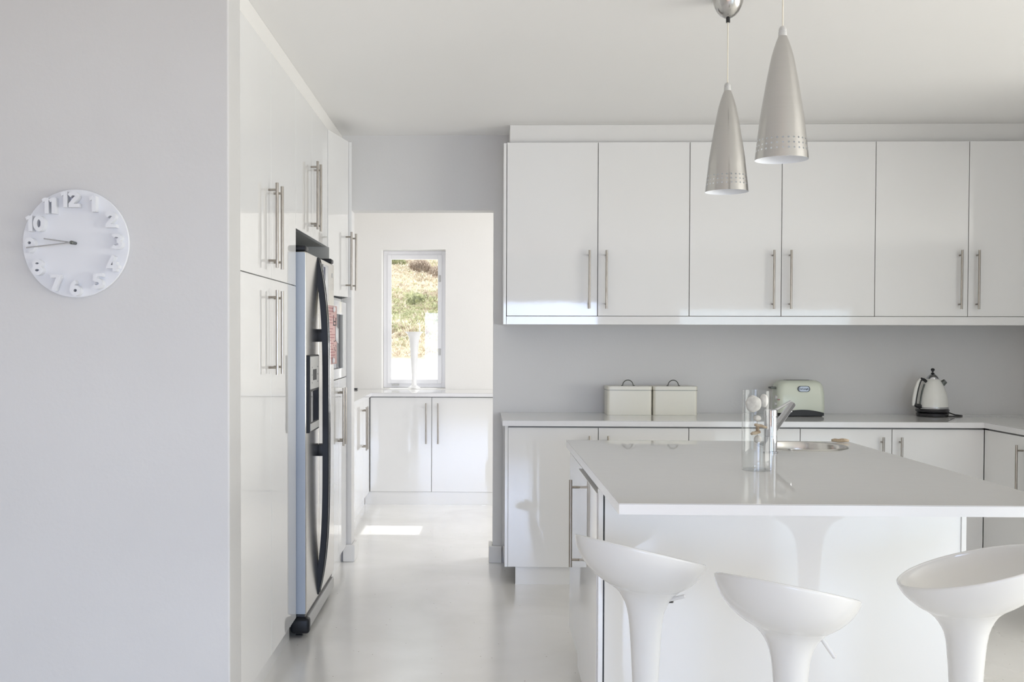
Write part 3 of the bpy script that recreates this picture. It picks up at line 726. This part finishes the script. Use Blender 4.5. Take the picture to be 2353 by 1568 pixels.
# ------------------------------------------------------------------ bar stools
def stool(cx, cy, z0, phi, label, lever):
    t = thing('bar_stool', (cx, cy, 0), label, 'stool', 'white moulded bar stools at the island')
    tt = math.tan(math.radians(16.0)); R, Q, OFF = .190, .181, -.022
    bm = bmesh.new(); N, K = 96, 26
    def pt(s, th, inset=0.0):
        """s 0 at centre .. 1 at rim on the outer skin"""
        a = (R - inset) * s * math.cos(th); b = (Q - inset) * s * math.sin(th)
        wf = (1 + math.cos(th)) / 2 * min(1, s * 2)          # the front of the bowl is shallower than its back
        h = (.130 - inset) * max(0.0, 1 - s ** (2.3 - .4 * wf)) ** (.5 + .25 * wf)
        aa = a + OFF
        return Vector((b, aa, z0 - a * tt - h))
    def shell(inset, dz):
        rings = []
        for k in range(K + 1):
            s = math.sin(PI / 2 * k / K)
            if k == 0:
                rings.append([bm.verts.new(pt(0, 0, inset) + Vector((0, 0, dz)))])
            else:
                rings.append([bm.verts.new(pt(s, 2 * PI * i / N, inset) + Vector((0, 0, dz * 0))) for i in range(N)])
        for i in range(N): bm.faces.new((rings[0][0], rings[1][i], rings[1][(i + 1) % N]))
        for a_, b_ in zip(rings[1:], rings[2:]):
            for i in range(N): bm.faces.new((a_[i], b_[i], b_[(i + 1) % N], a_[(i + 1) % N]))
        return rings[-1]
    r1 = shell(0.0, 0); r2 = shell(.0075, 0)
    mid = [bm.verts.new((r1[i].co + r2[i].co) / 2 + Vector((0, 0, .0028))) for i in range(N)]
    for i in range(N):
        bm.faces.new((r1[i], r1[(i + 1) % N], mid[(i + 1) % N], mid[i])); bm.faces.new((mid[i], mid[(i + 1) % N], r2[(i + 1) % N], r2[i]))
    seat = obj('seat', bm, M['stool'], None, smooth='all')
    bm = bmesh.new()
    # flared neck follows the tilt of the seat, then turns into the upright column
    def bowl_z(x, y):
        a, b = (y - OFF) / R, x / Q
        sr = min(.999, math.hypot(a, b)); th = math.atan2(b, a)
        wf = (1 + math.cos(th)) / 2 * min(1, sr * 2)
        return z0 - (y - OFF) * tt - .130 * (1 - sr ** (2.3 - .4 * wf)) ** (.5 + .25 * wf)
    rings = []
    for r, gap, flat in ((.104, -.004, 0), (.096, .0005, 0), (.087, .003, 0), (.077, .0085, 0), (.068, .017, .1), (.060, .029, .3), (.0535, .045, .6), (.0490, .068, .9), (.0462, .095, 1)):
        ring = []
        for i in range(72):
            x, y = r * math.sin(2 * PI * i / 72), r * math.cos(2 * PI * i / 72)
            ring.append((x, y, (1 - flat) * (bowl_z(x, y) - gap) + flat * (z0 - .127 - gap)))
        rings.append(ring)
    for r, z in ((.0425, z0 - .27), (.0375, z0 - .37), (.035, .30), (.036, .20), (.045, .12), (.075, .06), (.13, .028), (.185, .012), (.192, .006), (.190, .0)):
        rings.append([(r * math.sin(2 * PI * i / 72), r * math.cos(2 * PI * i / 72), z) for i in range(72)])
    rv = [[bm.verts.new(p) for p in q] for q in rings]
    for a_, b_ in zip(rv, rv[1:]):
        for i in range(72): bm.faces.new((a_[i], a_[(i + 1) % 72], b_[(i + 1) % 72], b_[i]))
    bm.faces.new(rv[-1])
    col = obj('column', bm, M['stool'], None, smooth='all')
    bm = bmesh.new()
    if lever == 'down':
        tube(bm, [(.060, .030, z0 - .112), (.0645, .036, z0 - .126), (.0990, .045, z0 - .174), (.1005, .0455, z0 - .176)], [.006, .006, .0062, .003], 12)
    else:
        tube(bm, [(.060, .032, z0 - .137), (.102, .052, z0 - .120), (.1035, .0525, z0 - .1195)], [.0055, .0055, .003], 12)
    lv = obj('lever', bm, M['stool'], None, smooth=True)
    if lever != 'down':
        bm = bmesh.new(); tube(bm, [(.0555, .034, z0 - .142), (.068, .040, z0 - .140)], .005, 10)
        sl = obj('lever_slot', bm, M['black'], None); sl.parent = t
    for o in (seat, col, lv): o.parent = t
    t.rotation_euler = (0, 0, -phi)
    return t
stool(.476, 3.063, .769, .957, 'white moulded bar stool by the left corner of the island', 'up')
stool(.8125, 2.80, .728, .776, 'white moulded bar stool in the middle, lever pointing down', 'down')
stool(1.2565, 2.7815, .789, -1.363, 'white moulded bar stool at right, its hollow seat open to view', 'up')

# ------------------------------------------------------------------ pendant lamps
def pendant(cx, cy, label):
    t = thing('pendant_lamp', (cx, cy, CZ), label, 'lamp', 'brushed aluminium pendant lamps over the island')
    zb = 1.9035
    L = .366
    prof = [(0, .0768), (.03, .0758), (.074, .0742), (.16, .0705), (.25, .0665), (.32, .064), (.42, .0585), (.535, .0515), (.62, .0465), (.70, .041), (.78, .0355), (.838, .0310), (.90, .0245), (.95, .0185), (.985, .0135), (1.0, .0118)]
    def rad(z):
        u = (z - zb) / L
        for (a, ra), (b, rb) in zip(prof, prof[1:]):
            if a <= u <= b: return ra + (rb - ra) * (u - a) / (b - a)
        return prof[-1][1]
    bm = bmesh.new(); NC = 28; n = NC * 8
    def P(ang, z):
        r = rad(z); return Vector((cx + r * math.cos(ang), cy + r * math.sin(ang), z))
    da = 2 * PI / NC
    rowz = [zb + .018 + .0150 * k for k in range(4)]
    cache = {}
    def V(ang, z):
        k = (round((ang % (2 * PI)) * 1e5) % round(2 * PI * 1e5), round(z * 1e6))
        if k not in cache: cache[k] = bm.verts.new(P(ang, z))
        return cache[k]
    for r in range(3):
        z0, z1 = rowz[r], rowz[r + 1]; zc = (z0 + z1) / 2
        for c in range(NC):
            ac = c * da; a0, a1 = ac - da / 2, ac + da / 2
            outer = [(a1, zc), (a1, z1), (ac, z1), (a0, z1), (a0, zc), (a0, z0), (ac, z0), (a1, z0)]
            hr = .0030
            ov = [V(a, z) for a, z in outer]
            iv = [bm.verts.new(P(ac + hr * math.cos(k * PI / 4) / rad(zc), zc + hr * math.sin(k * PI / 4))) for k in range(8)]
            for k in range(8): bm.faces.new((ov[k], ov[(k + 1) % 8], iv[(k + 1) % 8], iv[k]))
    # plain skin below and above the holes uses the same angular division
    def band(za, zb_):
        for c in range(NC):
            for h in range(2):
                a0 = c * da - da / 2 + h * da / 2; a1 = a0 + da / 2
                bm.faces.new((V(a0, za), V(a1, za), V(a1, zb_), V(a0, zb_)))
    band(zb, zb + .009); band(zb + .009, rowz[0])
    zs = [rowz[3]] + [zb + L * u for u, _ in prof if zb + L * u > rowz[3] + .004]
    for a, b in zip(zs, zs[1:]): band(a, b)
    bmesh.ops.remove_doubles(bm, verts=bm.verts, dist=1e-6)
    sh = child('lamp_shade', bm, M['alu'], t, smooth='all')
    zt = zb + L
    bm = bmesh.new(); revolve(bm, [(.0125, zt - .003), (.0122, zt + .010), (.0112, zt + .011), (.0112, zt + .013), (.0118, zt + .014), (.0105, zt + .021), (.0065, zt + .026), (.002, zt + .0275)], 32, cx, cy, cap_bot=True, cap_top=True)
    child('cap', bm, M['plastic_grey'], t, smooth=True)
    bm = bmesh.new(); revolve(bm, [(.001, zt - .10), (.017, zt - .10), (.017, zt - .05), (.010, zt - .04), (.010, zt)], 24, cx, cy); child('bulb_holder', bm, M['paper'], t, smooth=True)
    bm = bmesh.new(); tube(bm, [(cx, cy, zt + .025), (cx, cy, CZ - .085)], .0022, 10); child('cable', bm, M['cable'], t, smooth=True)
    bm = bmesh.new()
    revolve(bm, [(.0085, CZ - .072), (.0145, CZ - .0705), (.0265, CZ - .063), (.038, CZ - .050), (.047, CZ - .033), (.0525, CZ - .016), (.0545, CZ - .003), (.0545, CZ - .0005)], 56, cx, cy, cap_top=True, cap_bot=True)
    child('ceiling_rose', bm, M['alu'], t, smooth=True)
    bm = bmesh.new(); tube(bm, [(cx, cy, CZ - .070), (cx, cy, CZ - .088)], .0075, 16); child('cord_grip', bm, M['black'], t, smooth=True)
pendant(.888, 3.90, 'brushed aluminium cone pendant, the farther one with its ceiling rose in view')
pendant(.889, 3.20, 'brushed aluminium cone pendant, nearer and larger of the pair')

# ------------------------------------------------------------------ worktop items
def bin_(x0, x1, label):
    y0, y1 = 6.30, 6.462; z0 = .9205
    t = thing('bread_bin', ((x0 + x1) / 2, 6.38, z0), label, 'container', 'cream enamel bins on the worktop')
    def rounded(z0, z1, g, name, mat, topb=0.0):
        bm = bmesh.new(); r = .018 + g; poly = []
        for cx, cy, a0 in ((x1 + g - r, y1 + g - r, 0), (x0 - g + r, y1 + g - r, 90), (x0 - g + r, y0 - g + r, 180), (x1 + g - r, y0 - g + r, 270)):
            for k in range(9):
                a = math.radians(a0 + 90 * k / 8); poly.append((cx + r * math.cos(a), cy + r * math.sin(a)))
        prism(bm, poly, z0, z1)
        if topb:
            es = [e for e in bm.edges if all(abs(v.co.z - z1) < 1e-6 for v in e.verts)]
            bmesh.ops.bevel(bm, geom=es, offset=topb, segments=3, affect='EDGES')
        return child(name, bm, mat, t, smooth=True)
    rounded(z0, z0 + .1455, 0, 'body', M['cream'])
    lid = rounded(z0 + .1475, z0 + .1685, .0018, 'lid', M['cream'], .003)
    rounded(z0 + .1455, z0 + .1475, .0032, 'rim', M['grey_metal'])
    bm = bmesh.new(); cx = (x0 + x1) / 2; pts = []
    for k in range(21):
        a = PI * (1 - k / 20); pts.append((cx + .031 * math.cos(a), 6.376, z0 + .173 + .033 * math.sin(a) - .003))
    pts = [(cx - .040, 6.376, z0 + .1700), (cx - .034, 6.376, z0 + .1700)] + pts + [(cx + .034, 6.376, z0 + .1700), (cx + .040, 6.376, z0 + .1700)]
    tube(bm, pts, .0028, 8); child('handle', bm, M['grey_metal'], lid, smooth=True)
bin_(.7465, 1.0085, 'cream enamel bread bin with arched handle, left of the two')
bin_(1.0165, 1.2745, 'cream enamel bread bin with arched handle, the one nearer the toaster')

# toaster, turned a little
t = thing('toaster', (1.862, 6.325, .9205), 'pale green cream toaster with oval badge, on back worktop', 'toaster')
t.rotation_euler = (0, 0, math.radians(3))
def lofted(bm, secs, n=40):
    rings = []
    for z, hx, hy, r in secs:
        ring = []
        for cx, cy, a0 in ((hx - r, hy - r, 0), (-hx + r, hy - r, 90), (-hx + r, -hy + r, 180), (hx - r, -hy + r, 270)):
            for k in range(8):
                a = math.radians(a0 + 90 * k / 7); ring.append(bm.verts.new((cx + r * math.cos(a), cy + r * math.sin(a), z)))
        rings.append(ring)
    m_ = len(rings[0])
    for a, b in zip(rings, rings[1:]):
        for i in range(m_): bm.faces.new((a[i], a[(i + 1) % m_], b[(i + 1) % m_], b[i]))
    bm.faces.new(rings[0][::-1]); bm.faces.new(rings[-1])
bm = bmesh.new()
lofted(bm, [(.020, .138, .083, .035), (.05, .140, .086, .038), (.12, .139, .084, .038), (.165, .135, .078, .040), (.188, .128, .070, .042), (.200, .117, .060, .040), (.2075, .100, .045, .035), (.2085, .085, .035, .03)])
body = obj('body', bm, M['mint'], None, smooth=True); body.parent = t
bm = bmesh.new()
lofted(bm, [(.0, .128, .075, .03), (.012, .132, .078, .032), (.021, .134, .080, .034)]); o = obj('base', bm, M['black'], None, smooth=True); o.parent = t
# dark arched toe along the front
bm = bmesh.new(); prevq = None
for k in range(25):
    u = -1 + 2 * k / 24; x = u * .125; top = .021 + .018 * (1 - u * u)
    q = [bm.verts.new((x, -.0865, .004)), bm.verts.new((x, -.0875, top)), bm.verts.new((x, -.080, top))]
    if prevq:
        bm.faces.new((prevq[0], q[0], q[1], prevq[1])); bm.faces.new((prevq[1], q[1], q[2], prevq[2]))
    prevq = q
o = obj('toe_trim', bm, M['black'], None, smooth=True); o.parent = t
for yy in (-.022, .022):
    bm = bmesh.new(); box(bm, -.075, .075, yy - .009, yy + .009, .2065, .2095, .002); o = obj('bread_slot', bm, M['black'], None); o.parent = t
bm = bmesh.new(); box(bm, -.168, -.134, -.030, .018, .158, .170, .004, 3); o = obj('lever', bm, M['grey_metal'], None, smooth=True); o.parent = t
for (yy, zz, r) in ((-.045, .108, .013), (-.045, .070, .009)):
    bm = bmesh.new(); tube(bm, [(-.136, yy, zz), (-.150, yy, zz)], r, 20); o = obj('knob', bm, M['plastic_grey'], None, smooth=True); o.parent = t
for k, yy in enumerate((-.070, -.060)):
    bm = bmesh.new(); box(bm, -.1385, -.128, yy - .004, yy + .002, .095, .099); o = obj('indicator', bm, M['red_ink'], None); o.parent = t
bm = bmesh.new(); poly = []
for cx_, a0 in ((.011, -90), (-.011, 90)):
    for k in range(13):
        a = math.radians(a0 + 180 * k / 12); poly.append((cx_ + .0095 * math.cos(a), .0095 * math.sin(a)))
def oval(s, y0, y1, name, mat):
    bm = bmesh.new()
    a = [bm.verts.new((x * s + .008, y0, .160 + z * s)) for x, z in poly]; b = [bm.verts.new((x * s + .008, y1, .160 + z * s)) for x, z in poly]
    bm.faces.new(a); bm.faces.new(b[::-1])
    for i in range(len(poly)): bm.faces.new((a[i], b[i], b[(i + 1) % len(poly)], a[(i + 1) % len(poly)]))
    o = obj(name, bm, mat, None); o.parent = body; return o
bm.free()
oval(1.75, -.0855, -.076, 'badge_rim', M['badge_dark']); bd = oval(1.5, -.0862, -.076, 'badge', M['badge'])
me = text_mesh('badge_lettering', "De'Longhi", .0135, .0004, .0003); me.materials.append(M['badge_dark'])
o = bpy.data.objects.new('badge_lettering', me); COL.objects.link(o); o.parent = bd; o.rotation_euler = (PI / 2, 0, 0); o.location = (.008, -.0866, .160)

# kettle
KX, KY = 2.638, 6.31
t = thing('kettle', (KX, KY, .9205), 'white cone kettle with black knob, handle and base, in worktop corner', 'kettle')
bm = bmesh.new(); revolve(bm, [(.080, .9205), (.088, .925), (.089, .939), (.078, .942), (.080, .944), (.090, .949), (.092, .958), (.088, .966)], 48, KX, KY, cap_bot=True, cap_top=True)
child('base', bm, M['black'], t, smooth=True)
bm = bmesh.new(); revolve(bm, [(.0875, .966), (.0885, .969), (.0885, .976), (.087, .977)], 48, KX, KY, cap_bot=True, cap_top=True)
child('band', bm, M['chrome'], t, smooth=True)
bm = bmesh.new(); revolve(bm, [(.087, .977), (.0865, .99), (.083, 1.02), (.077, 1.05), (.068, 1.08), (.058, 1.105), (.048, 1.123), (.040, 1.134), (.034, 1.139)], 56, KX, KY, cap_bot=True)
kb = child('body', bm, M['kettle'], t, smooth=True)
bm = bmesh.new(); revolve(bm, [(.0345, 1.138), (.033, 1.146), (.024, 1.157), (.014, 1.166), (.006, 1.170), (.001, 1.1705)], 40, KX, KY, cap_bot=True)
lid = child('lid', bm, M['chrome'], t, smooth=True)
bm = bmesh.new(); revolve(bm, [(.010, 1.169), (.011, 1.172), (.005, 1.175), (.005, 1.182), (.0095, 1.187), (.011, 1.193), (.0085, 1.199), (.001, 1.202)], 24, KX, KY, cap_bot=True)
child('knob', bm, M['black'], lid, smooth=True)
# spout to the right
bm = bmesh.new()
tube(bm, [(KX + .036, KY - .01, 1.100), (KX + .052, KY - .018, 1.116), (KX + .064, KY - .025, 1.128)], [.021, .017, .0135], 16)
child('spout', bm, M['grey_metal'], t, smooth=True)
# handle to the left and a little towards the room
hx, hy = -.94, -.34
def hp(r, z): return (KX + hx * r, KY + hy * r, z)
hpts = [hp(.044, 1.122), hp(.060, 1.134), hp(.078, 1.139), hp(.090, 1.128), hp(.103, 1.095), hp(.114, 1.055), hp(.122, 1.012), hp(.124, .992), hp(.112, .984), hp(.088, .980)]
bm = bmesh.new(); tube(bm, hpts, [.0085, .009, .009, .008, .0075, .0075, .008, .010, .013, .014], 14); h = child('handle', bm, M['black'], t, smooth=True)
bm = bmesh.new(); tube(bm, [hp(.089, 1.139), hp(.104, 1.122), hp(.118, 1.085), hp(.128, 1.045), hp(.135, 1.005), hp(.137, .985)], [.006, .009, .010, .010, .010, .006], 14)
child('grip_cover', bm, M['kettle'], h, smooth=True)
bm = bmesh.new(); q = []
for r, z in ((.0575, 1.108), (.0735, 1.065), (.082, 1.025), (.087, .990)):
    q.append(hp(r, z))
tube(bm, q, .0055, 10); child('water_gauge', bm, M['grey_metal'], kb, smooth=True)
bm = bmesh.new()
tube(bm, [(KX + .080, KY - .02, .945), (KX + .105, KY - .015, .937), (KX + .135, KY + .01, .9285), (KX + .165, KY + .03, .9245), (KX + .178, KY + .015, .9245), (KX + .168, KY - .01, .9245), (KX + .14, KY - .028, .9245), (KX + .10, KY - .05, .9245), (KX + .06, KY - .07, .9245)], .0036, 10)
child('cord', bm, M['black'], t, smooth=True)

# ------------------------------------------------------------------ scullery units
SYD = 8.72
t = thing('scullery_base_cabinet', (-.40, 9.0, 0), 'white base cupboard under the scullery window, two tall handles', 'cabinet')
cbox('carcass', t, M['shadow_board'], -.905, .108, SYD + .021, 9.29, .108, .886)
cbox('kick_plate', t, M['gloss'], -.944, .108, SYD + .008, SYD + .02, 0, .106)
for (a, b, hx_) in ((-.903, -.397, -.4434), (-.397, .108, -.3454)):
    d = cbox('door', t, M['gloss'], a + G, b - G, SYD, SYD + .019, .108, .8815, .0012); handle(d, (hx_, SYD), (0, -1), .5035)
t = thing('scullery_base_cabinet', (.70, 9.0, 0), 'white base cupboard right of the window cupboard, mostly hidden by doorway wall', 'cabinet')
cbox('carcass', t, M['shadow_board'], .109, 1.3, SYD + .021, 9.29, .108, .886)
cbox('kick_plate', t, M['gloss'], .109, 1.3, SYD + .008, SYD + .02, 0, .106)
for (a, b, hx_) in ((.109, .70, .65), (.70, 1.3, .75)):
    d = cbox('door', t, M['gloss'], a + G, b - G, SYD, SYD + .019, .108, .8815, .0012); handle(d, (hx_, SYD), (0, -1), .5035)
t = thing('scullery_side_cabinet', (-1.2, 8.0, 0), 'white base cupboard along scullery left wall, seen at a slant', 'cabinet')
cbox('carcass', t, M['shadow_board'], -1.5, -.927, 7.2, 8.715, .108, .886)
cbox('kick_plate', t, M['gloss'], -.96, -.946, 7.2, SYD + .008, 0, .106)
for (a, b, hy_) in ((7.20, 7.71, None), (7.71, 8.21, 8.162), (8.21, 8.716, 8.262)):
    d = cbox('door', t, M['gloss'], -.925, -.906, a + G, b - G, .108, .8815, .0012)
    if hy_: handle(d, (-.906, hy_), (1, 0), .5035)
worktop('scullery_worktop', 'white L-shaped scullery worktop below the window, sunlit',
        [(-1.505, 7.2), (-.889, 7.2), (-.889, 8.695), (1.3, 8.695), (1.3, 9.298), (-1.505, 9.298)], .889, .9205)

# scullery window
w = bpy.data.objects.new('window_1', None); COL.objects.link(w); w['kind'] = 'structure'; w.location = ((WX0 + WX1) / 2, 9.5, WZ0)
FYa, FYb = 9.485, 9.545
gx0, gx1, gz0, gz1 = -.793, -.379, 1.0, 2.067
bm = bmesh.new()
ox0, ox1, oz0, oz1 = WX0 + .001, WX1 - .001, WZ0 + .001, WZ1 - .001
f = .036
box(bm, ox0, ox0 + f, FYa, FYb, oz0, oz1, .002); box(bm, ox1 - f, ox1, FYa, FYb, oz0, oz1, .002)
box(bm, ox0 + f, ox1 - f, FYa, FYb, oz0, oz0 + f, .002); box(bm, ox0 + f, ox1 - f, FYa, FYb, oz1 - f, oz1, .002)
child('window_frame', bm, M['upvc'], w)
bm = bmesh.new(); sa, sb = FYa - .012, FYb - .012
box(bm, ox0 + f, gx0, sa, sb, oz0 + f, oz1 - f, .002); box(bm, gx1, ox1 - f, sa, sb, oz0 + f, oz1 - f, .002)
box(bm, gx0, gx1, sa, sb, oz0 + f, gz0, .002); box(bm, gx0, gx1, sa, sb, gz1, oz1 - f, .002)
sash = child('window_sash', bm, M['upvc'], w)
bm = bmesh.new(); box(bm, gx0, gx1, 9.508, 9.514, gz0, gz1); child('window_pane', bm, M['pane'], w)
for z in (1.245, 1.895):
    bm = bmesh.new(); box(bm, -.372, -.352, sa - .008, sa, z - .03, z + .03, .002); child('hinge', bm, M['plastic_grey'], sash)
bm = bmesh.new(); box(bm, -.785, -.72, sa - .02, sa - .001, .945, .958, .003); child('window_stay', bm, M['plastic_grey'], sash)
# vase on the sill
bm = bmesh.new()
vx, vy = -.583, 9.395
revolve(bm, [(.054, .926), (.055, .932), (.040, .940), (.025, .952), (.020, .975), (.021, 1.04), (.026, 1.12), (.0325, 1.20), (.037, 1.28), (.042, 1.345), (.051, 1.385), (.066, 1.408), (.083, 1.421), (.081, 1.423), (.063, 1.411), (.047, 1.387), (.038, 1.345), (.030, 1.25), (.001, 1.24)], 56, vx, vy, cap_bot=True)
tag(obj('trumpet_vase', bm, M['vase_white'], None, smooth=True), 'tall white trumpet-shaped vase standing in the scullery window', 'vase')
bm = bmesh.new()
box(bm, -1.15, -1.06, 9.16, 9.22, .921, .934, .004); box(bm, -1.145, -1.10, 9.17, 9.21, .933, .948, .005); tube(bm, [(-1.125, 9.19, .944), (-1.13, 9.19, .968)], .004, 8)
tag(obj('black_gadget', bm, M['black'], None, smooth=True), 'small black gadget on scullery worktop at the left edge of doorway', 'gadget')

# ------------------------------------------------------------------ outside the scullery window
bm = bmesh.new(); box(bm, -30, 30, 9.57, 26, .70, .85); struct('ground_terrace', bm, M['paving'])
bm = bmesh.new(); NX, NY = 90, 60; g = []
def hill_z(x, y):
    u = y - 25.5
    return .84 + u * .27 + (.35 * noise.noise(Vector((x * .35, y * .35, 0))) + .12 * noise.noise(Vector((x * 1.3, y * 1.3, 4)))) * min(1, u / 2.5)
for j in range(NY + 1):
    g.append([bm.verts.new((-22 + 40 * i / NX, 25.5 + 30 * j / NY, hill_z(-22 + 40 * i / NX, 25.5 + 30 * j / NY))) for i in range(NX + 1)])
for j in range(NY):
    for i in range(NX): bm.faces.new((g[j][i], g[j][i + 1], g[j + 1][i + 1], g[j + 1][i]))
struct('hillside', bm, M['hill'], smooth='all')
def leaves(lst, x, y, rx, rz, n, ln, mi):
    """n short upright leaves scattered over a low dome"""
    V, F, MI = lst
    for _ in range(n):
        a = random.uniform(0, 2 * PI); q = math.sqrt(random.random()); el = math.sqrt(max(0, 1 - q * q))
        px, py = x + rx * q * math.cos(a), y + rx * q * math.sin(a); pz = hill_z(px, py) + rz * el * random.uniform(.3, 1) - .01
        b = random.uniform(0, 2 * PI); w = ln * random.uniform(.25, .5); h = ln * random.uniform(.6, 1.2)
        dx, dy = math.cos(b), math.sin(b); k = len(V)
        V += [(px - dx * w, py - dy * w, pz), (px + dx * w, py + dy * w, pz), (px + q * math.cos(a) * h * .6, py + q * math.sin(a) * h * .6, pz + h)]
        F.append((k, k + 1, k + 2)); MI.append(mi)
def leafy(name, lst, mats, label, cat, group=None):
    me = bpy.data.meshes.new(name); me.from_pydata(lst[0], [], lst[1])
    for mm in mats: me.materials.append(mm)
    me.polygons.foreach_set('material_index', lst[2]); me.update()
    o = bpy.data.objects.new(name, me); COL.objects.link(o)
    return tag(o, label, cat, group)
random.seed(11)
bushes = ((-2.05, 36.3, .40, .34, 2, 'dark brown rounded bush high on the hillside beyond window'), (-1.30, 35.9, .44, .28, 2, 'wide brown bush at right high on the hillside'),
          (-2.85, 36.6, .30, .26, 1, 'green bush high up left of brown bush on hillside'), (-1.9, 31.2, .26, .18, 1, 'yellow-green bush at middle height of hillside'))
LM = [M['bush_pale'], M['bush_green'], M['bush_brown']]
lst = ([], [], [])
for k in range(7000):
    if k < 6300: x = random.uniform(-4.6, -.2); y = random.uniform(25.8, 42)
    else: x = random.uniform(-14, 6); y = random.uniform(26, 44)
    if any(math.hypot(x - b[0], y - b[1]) < b[2] + .12 for b in bushes): continue
    gsel = math.exp(-((y - 30.3) / 1.8) ** 2)
    u = random.random(); br = noise.noise(Vector((x * .8, y * .5, 9)))
    mi = 1 if u < gsel * .75 + .05 else (2 if u < gsel * .75 + .12 + max(0, br) * 1.1 else 0)
    if k < 6300: leaves(lst, x, y, random.uniform(.06, .17), random.uniform(.04, .13), 24, .05, mi)
    else: leaves(lst, x, y, .28, .18, 30, .09, mi)
o = leafy('scrub_vegetation', lst, LM, 'dry pale and green scrub covering the sunlit hillside', 'vegetation'); o['kind'] = 'stuff'
for x, y, r, rz, mi, lab in bushes:
    l2 = ([], [], []); leaves(l2, x, y, r, rz, 1500, .06, 0); leaves(l2, x, y, r * .8, rz * .8, 500, .08, 0)
    leafy('hillside_bush', l2, [LM[mi]], lab, 'bush', 'larger bushes on the hillside')
